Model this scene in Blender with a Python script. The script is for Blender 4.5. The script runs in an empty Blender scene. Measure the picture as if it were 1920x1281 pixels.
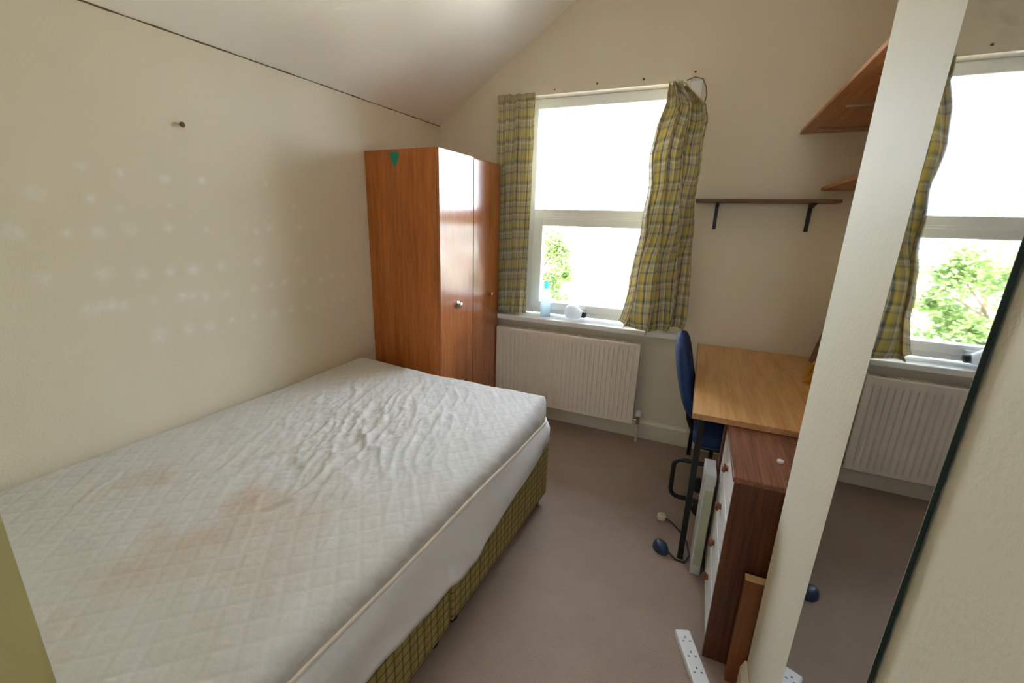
import bpy, bmesh, math, random
from mathutils import Vector, Matrix, noise

scene = bpy.context.scene
COL = scene.collection

# ------------------------------------------------------------------ camera
CAM_F, CAM_PITCH, CAM_ROLL, CAM_YAW, CAM_H = 806.0, 15.4, 1.76, -23.2, 1.5
p, r, yw = (math.radians(v) for v in (CAM_PITCH, CAM_ROLL, CAM_YAW))
fw = Vector((math.sin(yw) * math.cos(p), math.cos(yw) * math.cos(p), -math.sin(p)))
rt = Vector((math.cos(yw), -math.sin(yw), 0))
up = rt.cross(fw)
R_ = rt * math.cos(r) + up * math.sin(r)
U_ = -rt * math.sin(r) + up * math.cos(r)
cam_data = bpy.data.cameras.new('camera')
cam_data.sensor_width = 36.0
cam_data.lens = CAM_F / 1920 * 36.0
cam_data.clip_start = 0.02
cam = bpy.data.objects.new('camera', cam_data)
COL.objects.link(cam)
m = Matrix.Identity(4)
for i in range(3):
    m[i][0], m[i][1], m[i][2] = R_[i], U_[i], -fw[i]
m[2][3] = CAM_H
cam.matrix_world = m
scene.camera = cam

# ------------------------------------------------------------------ sky, sun, exposure
world = bpy.data.worlds.new('sky')
scene.world = world
world.use_nodes = True
bg = world.node_tree.nodes['Background']
bg.inputs['Color'].default_value = (0.73, 0.86, 1.0, 1)
bg.inputs['Strength'].default_value = 1.0

sd = bpy.data.lights.new('sun', 'SUN')
sd.energy = 5.0
sd.angle = math.radians(3)
sd.color = (1.0, 0.97, 0.92)
sun = bpy.data.objects.new('sun', sd)
COL.objects.link(sun)
sun.rotation_euler = Vector((0.7, 0.10, -0.7)).to_track_quat('-Z', 'Y').to_euler()

pd = bpy.data.lights.new('window_portal', 'AREA')
pd.shape = 'RECTANGLE'
pd.size, pd.size_y = 1.0, 1.54
pd.cycles.is_portal = True
portal = bpy.data.objects.new('window_portal', pd)
COL.objects.link(portal)
portal.location = (-0.745, 3.26, 1.58)
portal.rotation_euler = (math.radians(-90), 0, 0)

pd2 = bpy.data.lights.new('fill_portal', 'AREA')  # guides sky light through the added fill window on the landing
pd2.shape = 'RECTANGLE'
pd2.size, pd2.size_y = 0.34, 0.6
pd2.cycles.is_portal = True
portal2 = bpy.data.objects.new('fill_portal', pd2)
COL.objects.link(portal2)
portal2.location = (0.05, -1.30, 1.85)
portal2.rotation_euler = (math.radians(90), 0, 0)

vs = scene.view_settings
vs.view_transform = 'Standard'
vs.look = 'None'
vs.exposure = 4.45
vs.gamma = 1.0
vs.use_curve_mapping = False
scene.cycles.use_denoising = True
scene.cycles.max_bounces = 10
scene.cycles.diffuse_bounces = 8
scene.cycles.transparent_max_bounces = 12
scene.cycles.sample_clamp_indirect = 6.0


# ------------------------------------------------------------------ materials
def srgb(c):
    return tuple(((v / 255) / 12.92 if v / 255 <= 0.04045 else ((v / 255 + 0.055) / 1.055) ** 2.4) for v in c) + (1,)


class NT:
    def __init__(self, name):
        self.m = bpy.data.materials.new(name)
        self.m.use_nodes = True
        self.t = self.m.node_tree
        self.b = self.t.nodes['Principled BSDF']

    def n(self, typ, **kw):
        nd = self.t.nodes.new(typ)
        for k, v in kw.items():
            if k.startswith('i_'):
                nd.inputs[k[2:]].default_value = v
            else:
                setattr(nd, k, v)
        return nd

    def l(self, a, b):
        self.t.links.new(a, b)

    def mix(self, fac, a, b, mode='MIX'):
        nd = self.n('ShaderNodeMix', data_type='RGBA', blend_type=mode)
        for s, v in ((nd.inputs[0], fac), (nd.inputs[6], a), (nd.inputs[7], b)):
            if hasattr(v, 'is_linked'):
                self.l(v, s)
            else:
                s.default_value = v
        return nd.outputs[2]

    def math(self, op, a, b=0.0, c=None):
        nd = self.n('ShaderNodeMath', operation=op)
        for s, v in zip(nd.inputs, (a, b, c)):
            if v is None:
                continue
            if hasattr(v, 'is_linked'):
                self.l(v, s)
            else:
                s.default_value = v
        return nd.outputs[0]

    def coords(self, kind='Object', scale=(1, 1, 1)):
        tc = self.n('ShaderNodeTexCoord')
        mp = self.n('ShaderNodeMapping')
        mp.inputs['Scale'].default_value = scale
        self.l(tc.outputs[kind], mp.inputs['Vector'])
        return mp.outputs[0]

    def noise(self, vec, scale, detail=3.0, rough=0.55):
        nd = self.n('ShaderNodeTexNoise')
        nd.inputs['Scale'].default_value = scale
        nd.inputs['Detail'].default_value = detail
        nd.inputs['Roughness'].default_value = rough
        self.l(vec, nd.inputs['Vector'])
        return nd.outputs['Fac']

    def ramp(self, fac, stops, interp='LINEAR'):
        nd = self.n('ShaderNodeValToRGB')
        cr = nd.color_ramp
        cr.interpolation = interp
        while len(cr.elements) < len(stops):
            cr.elements.new(0.5)
        for e, (pos, c) in zip(cr.elements, stops):
            e.position = pos
            e.color = c
        self.l(fac, nd.inputs[0])
        return nd.outputs[0]

    def bump(self, h, strength, dist=0.002):
        nd = self.n('ShaderNodeBump')
        nd.inputs['Strength'].default_value = strength
        nd.inputs['Distance'].default_value = dist
        self.l(h, nd.inputs['Height'])
        self.l(nd.outputs[0], self.b.inputs['Normal'])

    def base(self, c):
        s = self.b.inputs['Base Color']
        if hasattr(c, 'is_linked'):
            self.l(c, s)
        else:
            s.default_value = c

    def rough(self, v):
        self.b.inputs['Roughness'].default_value = v
        return self


def plain(name, c, rough=0.5, metal=0.0, var=0.08, vscale=12, bscale=0, bstr=0.2, bdist=0.001):
    k = NT(name)
    c = srgb(c)
    co = k.coords()
    f = k.noise(co, vscale)
    k.base(k.mix(f, tuple(v * (1 - var) for v in c[:3]) + (1,), tuple(min(1, v * (1 + var)) for v in c[:3]) + (1,)))
    k.rough(rough)
    k.b.inputs['Metallic'].default_value = metal
    if bscale:
        k.bump(k.noise(co, bscale, 4), bstr, bdist)
    return k.m


def wood(name, dark, light, rough=0.4, scale=(30, 30, 2.0), coat=0.0, contrast=1.0, seed=0.0):
    k = NT(name)
    co = k.coords(scale=scale)
    f1 = k.noise(co, 1.0, 5, 0.6)
    f2 = k.noise(k.coords(scale=tuple(v * 4 for v in scale)), 1.0, 3, 0.6)
    f = k.math('MULTIPLY_ADD', f2, 0.35, k.math('MULTIPLY', f1, 0.65))
    a, b = 0.5 - 0.16 / contrast, 0.5 + 0.16 / contrast
    k.base(k.ramp(f, [(a, srgb(dark)), (b, srgb(light))]))
    k.rough(rough)
    k.b.inputs['Coat Weight'].default_value = coat
    k.b.inputs['Coat Roughness'].default_value = 0.16
    k.b.inputs['Coat IOR'].default_value = 1.5
    k.bump(f2, 0.08, 0.0006)
    return k.m


def wall_paint(name, c, bumpy=0.35, marks=False, bscale=140):
    k = NT(name)
    co = k.coords()
    f = k.noise(co, 1.6, 4)
    c = srgb(c)
    col = k.mix(f, tuple(v * 0.93 for v in c[:3]) + (1,), tuple(min(1, v * 1.06) for v in c[:3]) + (1,))
    if marks:
        at = k.n('ShaderNodeAttribute', attribute_name='marks')
        col = k.mix(at.outputs['Fac'], col, srgb((252, 249, 253)))
    k.base(col)
    k.rough(0.55)
    k.b.inputs['Specular IOR Level'].default_value = 0.3
    k.bump(k.noise(co, bscale, 3), bumpy, 0.002)
    return k.m


def tartan(name, ramp_u, ramp_v, rep_u, rep_v, transl=0.0, weave=900):
    k = NT(name)
    tc = k.n('ShaderNodeTexCoord')
    sp = k.n('ShaderNodeSeparateXYZ')
    k.l(tc.outputs['UV'], sp.inputs[0])
    u = k.math('FRACT', k.math('MULTIPLY', sp.outputs[0], 1 / rep_u))
    v = k.math('FRACT', k.math('MULTIPLY', sp.outputs[1], 1 / rep_v))
    cu = k.ramp(u, [(a, srgb(c)) for a, c in ramp_u], 'EASE')
    cv = k.ramp(v, [(a, srgb(c)) for a, c in ramp_v], 'EASE')
    # woven threads: fine diagonal twill decides which thread is on top
    tw = k.math('FRACT', k.math('MULTIPLY', k.math('ADD', sp.outputs[0], sp.outputs[1]), weave))
    fac = k.math('MULTIPLY_ADD', k.math('GREATER_THAN', tw, 0.5), 0.2, 0.3)
    col = k.mix(fac, cu, cv)
    k.base(col)
    k.rough(0.85)
    k.b.inputs['Specular IOR Level'].default_value = 0.15
    if transl:
        tr = k.n('ShaderNodeBsdfTranslucent')
        k.l(col, tr.inputs['Color'])
        mx = k.n('ShaderNodeMixShader')
        mx.inputs[0].default_value = transl
        out = [n for n in k.t.nodes if n.type == 'OUTPUT_MATERIAL'][0]
        k.l(k.b.outputs[0], mx.inputs[1])
        k.l(tr.outputs[0], mx.inputs[2])
        k.l(mx.outputs[0], out.inputs['Surface'])
    return k.m


CREAM = (230, 220, 202)
M = {}
M['wall'] = wall_paint('cream_wall_paint', CREAM)
M['wall_marks'] = wall_paint('cream_wall_paint_marked', CREAM, marks=True)
M['wallpaper'] = wall_paint('cream_woodchip_paper', (220, 212, 194), bumpy=0.6, bscale=90)
M['ceiling'] = wall_paint('white_ceiling_paint', (246, 240, 234), bumpy=0.35)
M['wall_olive'] = wall_paint('olive_cream_wall', (196, 188, 134))  # greener and darker than the cream of the other walls
M['gloss'] = plain('cream_gloss_paint', (226, 218, 200), 0.35, var=0.03)
M['white_gloss'] = plain('white_gloss', (236, 236, 236), 0.25, var=0.02)
M['upvc'] = plain('white_plastic_frame', (248, 250, 253), 0.3, var=0.02)
M['rad'] = plain('radiator_enamel', (236, 226, 216), 0.35, var=0.03)
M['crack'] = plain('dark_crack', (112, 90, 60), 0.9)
M['black'] = plain('black_plastic', (24, 25, 26), 0.45)
M['black_metal'] = plain('black_metal', (30, 32, 30), 0.4, 0.3)
M['chrome'] = plain('chrome', (200, 198, 190), 0.25, 1.0, var=0.03)
M['brass'] = plain('brass', (190, 140, 60), 0.3, 1.0, var=0.05)
M['gold'] = plain('gold_plastic', (196, 140, 44), 0.4, 0.2, vscale=40)
M['blue'] = plain('blue_fabric', (30, 56, 108), 0.8, var=0.15, bscale=500, bstr=0.3)
M['blue_plastic'] = plain('blue_grey_plastic', (44, 60, 92), 0.4)
M['white_plastic'] = plain('white_plastic', (232, 232, 236), 0.4, var=0.02)
M['carton'] = plain('off_white_card', (204, 202, 204), 0.6, var=0.03)
M['grey_dot'] = plain('grey_socket_hole', (112, 122, 140), 0.6)
M['teal'] = plain('teal_sticker', (30, 150, 130), 0.4)
M['pale_green'] = plain('pale_green_print', (176, 182, 158), 0.5)
M['drawer_white'] = plain('white_drawer_front', (226, 224, 220), 0.35, var=0.03)
M['knob_brown'] = plain('brown_knob', (128, 72, 44), 0.4)
M['cable'] = plain('dark_cable', (60, 54, 50), 0.5)
M['wire'] = plain('dull_wire', (128, 112, 88), 0.5)
M['beige'] = plain('beige_plug', (222, 208, 190), 0.4)
M['wardrobe_side'] = wood('wardrobe_side_veneer', (160, 86, 34), (200, 120, 60), 0.5, (14, 14, 1.2), 0.0)
M['wardrobe_door'] = wood('wardrobe_door_veneer', (152, 82, 36), (190, 114, 60), 0.22, (14, 14, 1.2), 1.0)
M['desk'] = wood('desk_laminate', (196, 146, 88), (224, 178, 118), 0.42, (22, 1.6, 22), 0.0)
M['desk_edge'] = wood('desk_edging', (168, 120, 78), (196, 148, 104), 0.4, (22, 1.6, 22))
M['chest_top'] = wood('chest_top_veneer', (104, 62, 42), (146, 96, 74), 0.4, (34, 1.2, 34), contrast=1.3)
M['chest_side'] = wood('chest_side_veneer', (70, 36, 16), (110, 62, 32), 0.5, (30, 30, 1.4), contrast=1.2)
M['shelf_orange'] = wood('shelf_orange_veneer', (166, 104, 54), (196, 134, 80), 0.45, (26, 1.6, 26))
M['shelf_brown'] = wood('shelf_brown_board', (92, 62, 40), (124, 90, 62), 0.5, (2, 26, 26))
M['board'] = wood('board_pine', (112, 62, 28), (142, 86, 46), 0.5, (24, 24, 1.6))
M['board_top'] = plain('pale_board_edge', (214, 170, 116), 0.5)
M['panel_brown'] = wood('dark_board', (92, 56, 30), (128, 84, 48), 0.5, (24, 2, 2))

# carpet
k = NT('pink_brown_carpet')
co = k.coords()
n1 = k.noise(co, 260, 3)
n2 = k.noise(co, 3.0, 4)
n3 = k.noise(co, 30, 3)
c1 = k.mix(n1, srgb((150, 130, 118)), srgb((194, 174, 160)))
c2 = k.mix(k.math('MULTIPLY', k.math('SUBTRACT', n2, 0.35), 0.9), c1, srgb((142, 120, 104)))
c3 = k.mix(k.math('MULTIPLY', n3, 0.25), c2, srgb((186, 170, 160)))
k.base(c3)
k.rough(0.95)
k.b.inputs['Specular IOR Level'].default_value = 0.1
k.bump(n1, 0.9, 0.006)
M['carpet'] = k.m

# quilted cover: white cotton with faint stains
k = NT('white_quilted_cotton')
co = k.coords()
s1 = k.noise(co, 2.2, 3)
f = k.n('ShaderNodeMapRange', interpolation_type='SMOOTHSTEP')
k.l(s1, f.inputs[0])
f.inputs[1].default_value, f.inputs[2].default_value, f.inputs[3].default_value, f.inputs[4].default_value = 0.46, 0.66, 0, 0.75
at = k.n('ShaderNodeAttribute', attribute_name='stain')
col = k.mix(k.math('MULTIPLY', f.outputs[0], at.outputs['Fac']), srgb((204, 202, 200)), srgb((194, 172, 152)))
k.base(col)
k.rough(0.9)
k.b.inputs['Specular IOR Level'].default_value = 0.15
k.b.inputs['Sheen Weight'].default_value = 0.1
k.bump(k.noise(co, 60, 4), 0.35, 0.003)
M['quilt'] = k.m
M['sheet'] = plain('white_sheet', (224, 223, 226), 0.9, var=0.02, bscale=40, bstr=0.3, bdist=0.002)
M['piping'] = plain('cream_piping', (226, 214, 200), 0.8, var=0.03)

# plaid on the divan
k = NT('olive_check_fabric')
tc = k.n('ShaderNodeTexCoord')
sp = k.n('ShaderNodeSeparateXYZ')
k.l(tc.outputs['Object'], sp.inputs[0])
def lines(sock, rep, w):
    fr = k.math('FRACT', k.math('MULTIPLY_ADD', sock, 1 / rep, 0.35))
    return k.math('LESS_THAN', k.math('ABSOLUTE', k.math('SUBTRACT', fr, 0.5)), w)
ly = lines(sp.outputs[1], 0.036, 0.10)
lz = lines(sp.outputs[2], 0.036, 0.10)
ly2 = lines(sp.outputs[1], 0.072, 0.25)
co = k.coords()
bcol = k.mix(k.noise(co, 30), srgb((152, 138, 78)), srgb((178, 164, 104)))
bcol = k.mix(k.math('MULTIPLY', ly2, 0.35), bcol, srgb((140, 122, 58)))
bcol = k.mix(k.math('MULTIPLY', ly, 0.6), bcol, srgb((70, 56, 22)))
bcol = k.mix(k.math('MULTIPLY', lz, 0.6), bcol, srgb((70, 56, 22)))
k.base(bcol)
k.rough(0.9)
k.bump(k.noise(co, 400, 2), 0.4, 0.001)
M['check'] = k.m

OL, YE, NV, WH, TN = (194, 186, 144), (232, 215, 130), (114, 124, 144), (252, 250, 242), (220, 206, 178)
M['curtain'] = tartan('yellow_navy_tartan',
    [(0.0, OL), (0.12, YE), (0.22, YE), (0.27, NV), (0.36, NV), (0.42, WH), (0.47, OL), (0.6, TN), (0.68, YE), (0.75, WH), (0.8, NV), (0.88, OL), (1.0, OL)],
    [(0.0, TN), (0.1, YE), (0.28, YE), (0.34, OL), (0.44, NV), (0.52, OL), (0.6, WH), (0.68, TN), (0.84, TN), (0.9, NV), (1.0, TN)],
    0.095, 0.125, transl=0.25)

# glass, mirror, foliage, lawn
k = NT('clear_window_glass')
tr = k.n('ShaderNodeBsdfTransparent')
gl = k.n('ShaderNodeBsdfGlossy')
gl.inputs['Roughness'].default_value = 0.02
fr = k.n('ShaderNodeFresnel')
fr.inputs[0].default_value = 1.3
mx = k.n('ShaderNodeMixShader')
k.l(fr.outputs[0], mx.inputs[0]); k.l(tr.outputs[0], mx.inputs[1]); k.l(gl.outputs[0], mx.inputs[2])
k.l(mx.outputs[0], [n for n in k.t.nodes if n.type == 'OUTPUT_MATERIAL'][0].inputs['Surface'])
M['glass'] = k.m
k = NT('mirror_silvering')
k.b.inputs['Metallic'].default_value = 1.0
co = k.coords()
k.base(k.mix(k.noise(co, 5), (0.58, 0.60, 0.62, 1), (0.66, 0.67, 0.68, 1)))
k.rough(0.02)
M['mirror'] = k.m
M['glass_edge'] = plain('dark_green_glass_edge', (12, 34, 32), 0.25)
k = NT('tree_leaf')
co = k.coords()
lc = k.mix(k.noise(co, 2.5), srgb((88, 116, 60)), srgb((130, 148, 84)))
k.base(lc)
k.rough(0.55)
tr = k.n('ShaderNodeBsdfTranslucent'); k.l(lc, tr.inputs[0])
mx = k.n('ShaderNodeMixShader'); mx.inputs[0].default_value = 0.35
k.l(k.b.outputs[0], mx.inputs[1]); k.l(tr.outputs[0], mx.inputs[2])
k.l(mx.outputs[0], [n for n in k.t.nodes if n.type == 'OUTPUT_MATERIAL'][0].inputs['Surface'])
M['leaf'] = k.m
def leafmat(name, c1, c2, t=0.35):
    k = NT(name)
    lc = k.mix(k.noise(k.coords(), 2.5), srgb(c1), srgb(c2))
    k.base(lc); k.rough(0.55)
    tr = k.n('ShaderNodeBsdfTranslucent'); k.l(lc, tr.inputs[0])
    mx = k.n('ShaderNodeMixShader'); mx.inputs[0].default_value = t
    k.l(k.b.outputs[0], mx.inputs[1]); k.l(tr.outputs[0], mx.inputs[2])
    k.l(mx.outputs[0], [n for n in k.t.nodes if n.type == 'OUTPUT_MATERIAL'][0].inputs['Surface'])
    return k.m
M['leaf_dark'] = leafmat('dark_leaf', (44, 66, 34), (80, 100, 52), 0.2)
M['bark'] = plain('bark', (96, 80, 62), 0.9, var=0.3, bscale=20, bstr=0.6, bdist=0.02)
M['lawn'] = plain('pale_paving', (188, 184, 174), 0.9, var=0.3, vscale=3)
def translucent(name, c, t):
    k = NT(name)
    k.base(srgb(c)); k.rough(0.35)
    tr = k.n('ShaderNodeBsdfTranslucent'); tr.inputs[0].default_value = srgb(c)
    mx = k.n('ShaderNodeMixShader'); mx.inputs[0].default_value = t
    k.l(k.b.outputs[0], mx.inputs[1]); k.l(tr.outputs[0], mx.inputs[2])
    k.l(mx.outputs[0], [n for n in k.t.nodes if n.type == 'OUTPUT_MATERIAL'][0].inputs['Surface'])
    return k.m
M['bottle'] = translucent('pale_blue_plastic', (226, 236, 241), 0.7)
M['bulb'] = translucent('white_bulb', (238, 240, 240), 0.5)
M['bottle_cap'] = translucent('turquoise_cap', (150, 224, 226), 0.6)


# ------------------------------------------------------------------ mesh helpers
class MB:
    """collects shapes in one bmesh; build() links them as one mesh object"""
    def __init__(self):
        self.b = bmesh.new()
        self.uv = None

    def box(self, x0, x1, y0, y1, z0, z1, bev=0.0, seg=2, mat=None):
        g = bmesh.ops.create_cube(self.b, size=1.0)
        vs_ = g['verts']
        for v in vs_:
            v.co = Vector(((x0 + x1) / 2 + v.co.x * (x1 - x0), (y0 + y1) / 2 + v.co.y * (y1 - y0), (z0 + z1) / 2 + v.co.z * (z1 - z0)))
        if bev > 0:
            es = list({e for v in vs_ for e in v.link_edges})
            g2 = bmesh.ops.bevel(self.b, geom=es, offset=bev, segments=seg, affect='EDGES', profile=0.5)
            vs_ = list({v for f in g2['faces'] for v in f.verts} | {v for v in vs_ if v.is_valid})
        if mat is not None:
            bmesh.ops.transform(self.b, matrix=mat, verts=vs_)
        return self

    def prism(self, base, top):
        n = len(base)
        a = [self.b.verts.new(q) for q in base]
        c = [self.b.verts.new(q) for q in top]
        self.b.faces.new(a[::-1]); self.b.faces.new(c)
        for i in range(n):
            j = (i + 1) % n
            self.b.faces.new((a[i], a[j], c[j], c[i]))
        return self

    def tube(self, pts, rad, n=10, closed=False, cap=True):
        pts = [Vector(q) for q in pts]
        rad = rad if isinstance(rad, (list, tuple)) else [rad] * len(pts)
        N = len(pts)
        tang = []
        for i in range(N):
            a = pts[(i - 1) % N] if (closed or i > 0) else pts[0]
            c = pts[(i + 1) % N] if (closed or i < N - 1) else pts[-1]
            tang.append((c - a).normalized())
        ref = Vector((0, 0, 1)) if abs(tang[0].z) < 0.9 else Vector((1, 0, 0))
        u = (ref - tang[0] * ref.dot(tang[0])).normalized()
        rings = []
        for i in range(N):
            u = (u - tang[i] * u.dot(tang[i])).normalized()
            w = tang[i].cross(u)
            rings.append([self.b.verts.new(pts[i] + (u * math.cos(2 * math.pi * q / n) + w * math.sin(2 * math.pi * q / n)) * rad[i]) for q in range(n)])
        for i in range(N if closed else N - 1):
            A, B = rings[i], rings[(i + 1) % N]
            for q in range(n):
                self.b.faces.new((A[q], A[(q + 1) % n], B[(q + 1) % n], B[q]))
        if cap and not closed:
            self.b.faces.new(rings[0][::-1]); self.b.faces.new(rings[-1])
        return self

    def lathe(self, prof, origin=(0, 0, 0), axis=(0, 0, 1), n=24):
        """prof: list of (radius, height along axis)"""
        q = Vector(axis).to_track_quat('Z', 'Y')
        o = Vector(origin)
        rings = []
        for rr, hh in prof:
            rings.append([self.b.verts.new(o + q @ Vector((rr * math.cos(2 * math.pi * a / n), rr * math.sin(2 * math.pi * a / n), hh))) for a in range(n)])
        for A, B in zip(rings, rings[1:]):
            for a in range(n):
                self.b.faces.new((A[a], A[(a + 1) % n], B[(a + 1) % n], B[a]))
        self.b.faces.new(rings[0][::-1]); self.b.faces.new(rings[-1])
        return self

    def grid(self, nu, nv, fn, uvfn=None):
        vs_ = [[self.b.verts.new(fn(i / nu, j / nv)) for j in range(nv + 1)] for i in range(nu + 1)]
        lay = self.b.loops.layers.uv.verify() if uvfn else None
        for i in range(nu):
            for j in range(nv):
                f = self.b.faces.new((vs_[i][j], vs_[i + 1][j], vs_[i + 1][j + 1], vs_[i][j + 1]))
                f.smooth = True
                if lay:
                    for lp, (a, c) in zip(f.loops, ((i, j), (i + 1, j), (i + 1, j + 1), (i, j + 1))):
                        lp[lay].uv = uvfn(a / nu, c / nv)
        return self

    def build(self, name, mat, parent=None, smooth=False, local=False, recalc=True):
        if recalc:
            bmesh.ops.recalc_face_normals(self.b, faces=self.b.faces[:])
        me = bpy.data.meshes.new(name)
        if parent is not None and not local:
            bmesh.ops.transform(self.b, matrix=WM[parent.name].inverted(), verts=self.b.verts[:])
        self.b.to_mesh(me); self.b.free()
        me.materials.append(mat)
        if smooth:
            me.shade_smooth()
            try:
                me.set_sharp_from_angle(angle=math.radians(40))
            except Exception:
                pass
        o = bpy.data.objects.new(name, me)
        COL.objects.link(o)
        if parent is not None:
            o.parent = parent
        WM[o.name] = WM[parent.name].copy() if parent is not None else Matrix.Identity(4)
        return o


WM = {}


def tag(o, label=None, cat=None, group=None, kind=None):
    if label: o['label'] = label
    if cat: o['category'] = cat
    if group: o['group'] = group
    if kind: o['kind'] = kind
    return o


def thing(name, loc, label, cat, rz=0.0, group=None):
    o = bpy.data.objects.new(name, None)
    o.empty_display_size = 0.1
    COL.objects.link(o)
    o.location = loc
    o.rotation_euler = (0, 0, rz)
    WM[o.name] = Matrix.Translation(loc) @ Matrix.Rotation(rz, 4, 'Z')
    return tag(o, label, cat, group)


def struct(mb, name, mat, parent=None, label=None):
    o = mb.build(name, mat, parent)
    if parent is None:
        o['kind'] = 'structure'
        if label: o['label'] = label
    return o


def solidify(o, t):
    md = o.modifiers.new('thickness', 'SOLIDIFY')
    md.thickness = t
    md.offset = 0
    return o


def lerp_table(tab, t):
    """tab: list of rows (t, a, b, ...); linear interpolation"""
    if t <= tab[0][0]: return tab[0][1:]
    for q, w in zip(tab, tab[1:]):
        if t <= w[0]:
            f = (t - q[0]) / (w[0] - q[0])
            f = f * f * (3 - 2 * f) * 0.4 + f * 0.6
            return tuple(a + (c - a) * f for a, c in zip(q[1:], w[1:]))
    return tab[-1][1:]


# ------------------------------------------------------------------ room shell
D = 3.042                       # inner face of the window wall
TILT = 0.0523                   # the left wall runs a little askew
def wall_x(y): return -1.95 + (y - D) * TILT
EAVES, CEIL_K, FLAT = 2.189, 0.662, 2.95
OX0, OX1, OZ0, OZ1 = -1.24, -0.25, 0.80, 2.34      # window opening
NIB_Y, NIB_K = 1.308, 0.012
def nib_x(y): return 0.301 + NIB_K * (y - 0.76)
ALC_X = 0.76
JX, JY = -0.62, 0.138           # end of the wall on the left by the camera
BACK = -1.15

struct(MB().box(-2.4, 1.1, BACK - 0.2, D + 0.3, -0.2, 0), 'floor', M['carpet'], label='pink brown carpet')
w = MB()
w.box(-2.3, OX0, D, D + 0.28, 0, 3.2).box(OX1, 1.1, D, D + 0.28, 0, 3.2)
w.box(OX0, OX1, D, D + 0.28, 0, OZ0).box(OX0, OX1, D, D + 0.28, OZ1, 3.2)
bmesh.ops.remove_doubles(w.b, verts=w.b.verts[:], dist=1e-5)
struct(w, 'wall_back', M['wall'], label='cream window wall')

# left wall: fine inner skin that carries the pale putty marks, plus its thickness
MARKS = [(0.75, 1.55, 3.0), (0.88, 1.65, 2.0), (0.89, 1.54, 2.0), (0.99, 1.64, 2.0), (0.97, 1.51, 1.5), (1.14, 1.63, 2.5), (1.28, 1.64, 2.0), (1.14, 1.53, 1.5), (1.12, 1.44, 2.5), (0.99, 1.43, 3.0), (0.89, 1.42, 3.0), (0.68, 1.42, 3.0), (0.8, 1.42, 2.0), (1.27, 1.43, 1.5), (1.5, 1.42, 2.0), (1.57, 1.44, 2.5), (1.74, 1.44, 2.0), (1.58, 1.65, 1.5), (1.72, 1.55, 1.5), (1.49, 1.28, 3.0), (1.71, 1.27, 2.0), (1.91, 1.28, 1.5), (1.0, 1.26, 3.0), (1.1, 1.26, 2.5), (1.19, 1.26, 3.0), (1.31, 1.27, 2.5), (0.88, 1.27, 3.5), (0.72, 1.27, 2.5), (0.82, 1.14, 3.0), (0.85, 1.15, 3.0), (0.88, 1.15, 3.0), (0.92, 1.14, 2.5), (1.02, 1.15, 2.0), (1.13, 1.15, 2.5), (1.17, 1.15, 2.5), (1.22, 1.14, 2.5), (1.31, 1.14, 2.0), (1.45, 1.15, 2.5), (1.54, 1.15, 2.0), (1.62, 1.16, 2.2), (1.74, 1.15, 2.2), (1.85, 1.15, 2.0), (1.93, 1.17, 2.0), (2.01, 1.16, 2.0), (1.02, 1.0, 4.0), (1.13, 1.0, 3.0), (1.22, 1.0, 3.0), (1.32, 1.01, 2.0), (1.43, 1.01, 2.0), (1.54, 1.0, 2.8), (1.64, 1.01, 2.0), (1.75, 1.0, 1.8), (1.85, 1.01, 1.8), (1.93, 1.02, 1.6), (2.0, 1.02, 1.8)]
w = MB()
Y0, Y1 = -0.05, D + 0.02
NU, NV = 310, 220
w.grid(NU, NV, lambda a, c: Vector((wall_x(Y0 + a * (Y1 - Y0)), Y0 + a * (Y1 - Y0), c * EAVES)))
w.prism([(wall_x(Y0) - 0.2, Y0, 0), (wall_x(Y0) - 0.002, Y0, 0), (wall_x(Y1) - 0.002, Y1, 0), (wall_x(Y1) - 0.2, Y1, 0)],
        [(wall_x(Y0) - 0.2, Y0, EAVES), (wall_x(Y0) - 0.002, Y0, EAVES), (wall_x(Y1) - 0.002, Y1, EAVES), (wall_x(Y1) - 0.2, Y1, EAVES)])
wl = struct(w, 'wall_left', M['wall_marks'], label='cream left wall with pale putty marks')
at = wl.data.attributes.new('marks', 'FLOAT', 'POINT')
for i, v in enumerate(wl.data.vertices):
    val = 0.0
    if 0.55 < v.co.y < 2.15 and 0.9 < v.co.z < 1.75:
        for (my, mz, ms) in MARKS:
            rr = ms * 0.0062
            d2 = ((v.co.y - my) / rr) ** 2 + ((v.co.z - mz) / rr) ** 2
            if d2 < 9:
                val = max(val, math.exp(-d2 * 0.7))
        val *= 0.35 + 0.65 * max(0, min(1, 0.5 + noise.noise(Vector((v.co.y * 60, v.co.z * 60, 1.3)))))
    at.data[i].value = min(1.0, val * 0.62)

# ceiling: sloping part over the bed, then flat
xr = (FLAT - EAVES) / CEIL_K
cy0, cy1 = BACK - 0.2, D + 0.3
def cpt(y, dx, up_=0.0): return (wall_x(y) + dx, y, EAVES + CEIL_K * dx + up_)
w = MB()
w.prism([cpt(cy0, -0.3), cpt(cy0, xr), cpt(cy1, xr), cpt(cy1, -0.3)], [cpt(cy0, -0.3, 0.15), cpt(cy0, xr, 0.15), cpt(cy1, xr, 0.15), cpt(cy1, -0.3, 0.15)])
struct(w, 'ceiling_slope', M['ceiling'], label='white sloping ceiling')
w = MB()
w.prism([(wall_x(cy0) + xr, cy0, FLAT), (1.1, cy0, FLAT), (1.1, cy1, FLAT), (wall_x(cy1) + xr, cy1, FLAT)],
        [(wall_x(cy0) + xr, cy0, FLAT + 0.15), (1.1, cy0, FLAT + 0.15), (1.1, cy1, FLAT + 0.15), (wall_x(cy1) + xr, cy1, FLAT + 0.15)])
struct(w, 'ceiling_flat', M['ceiling'])
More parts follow.
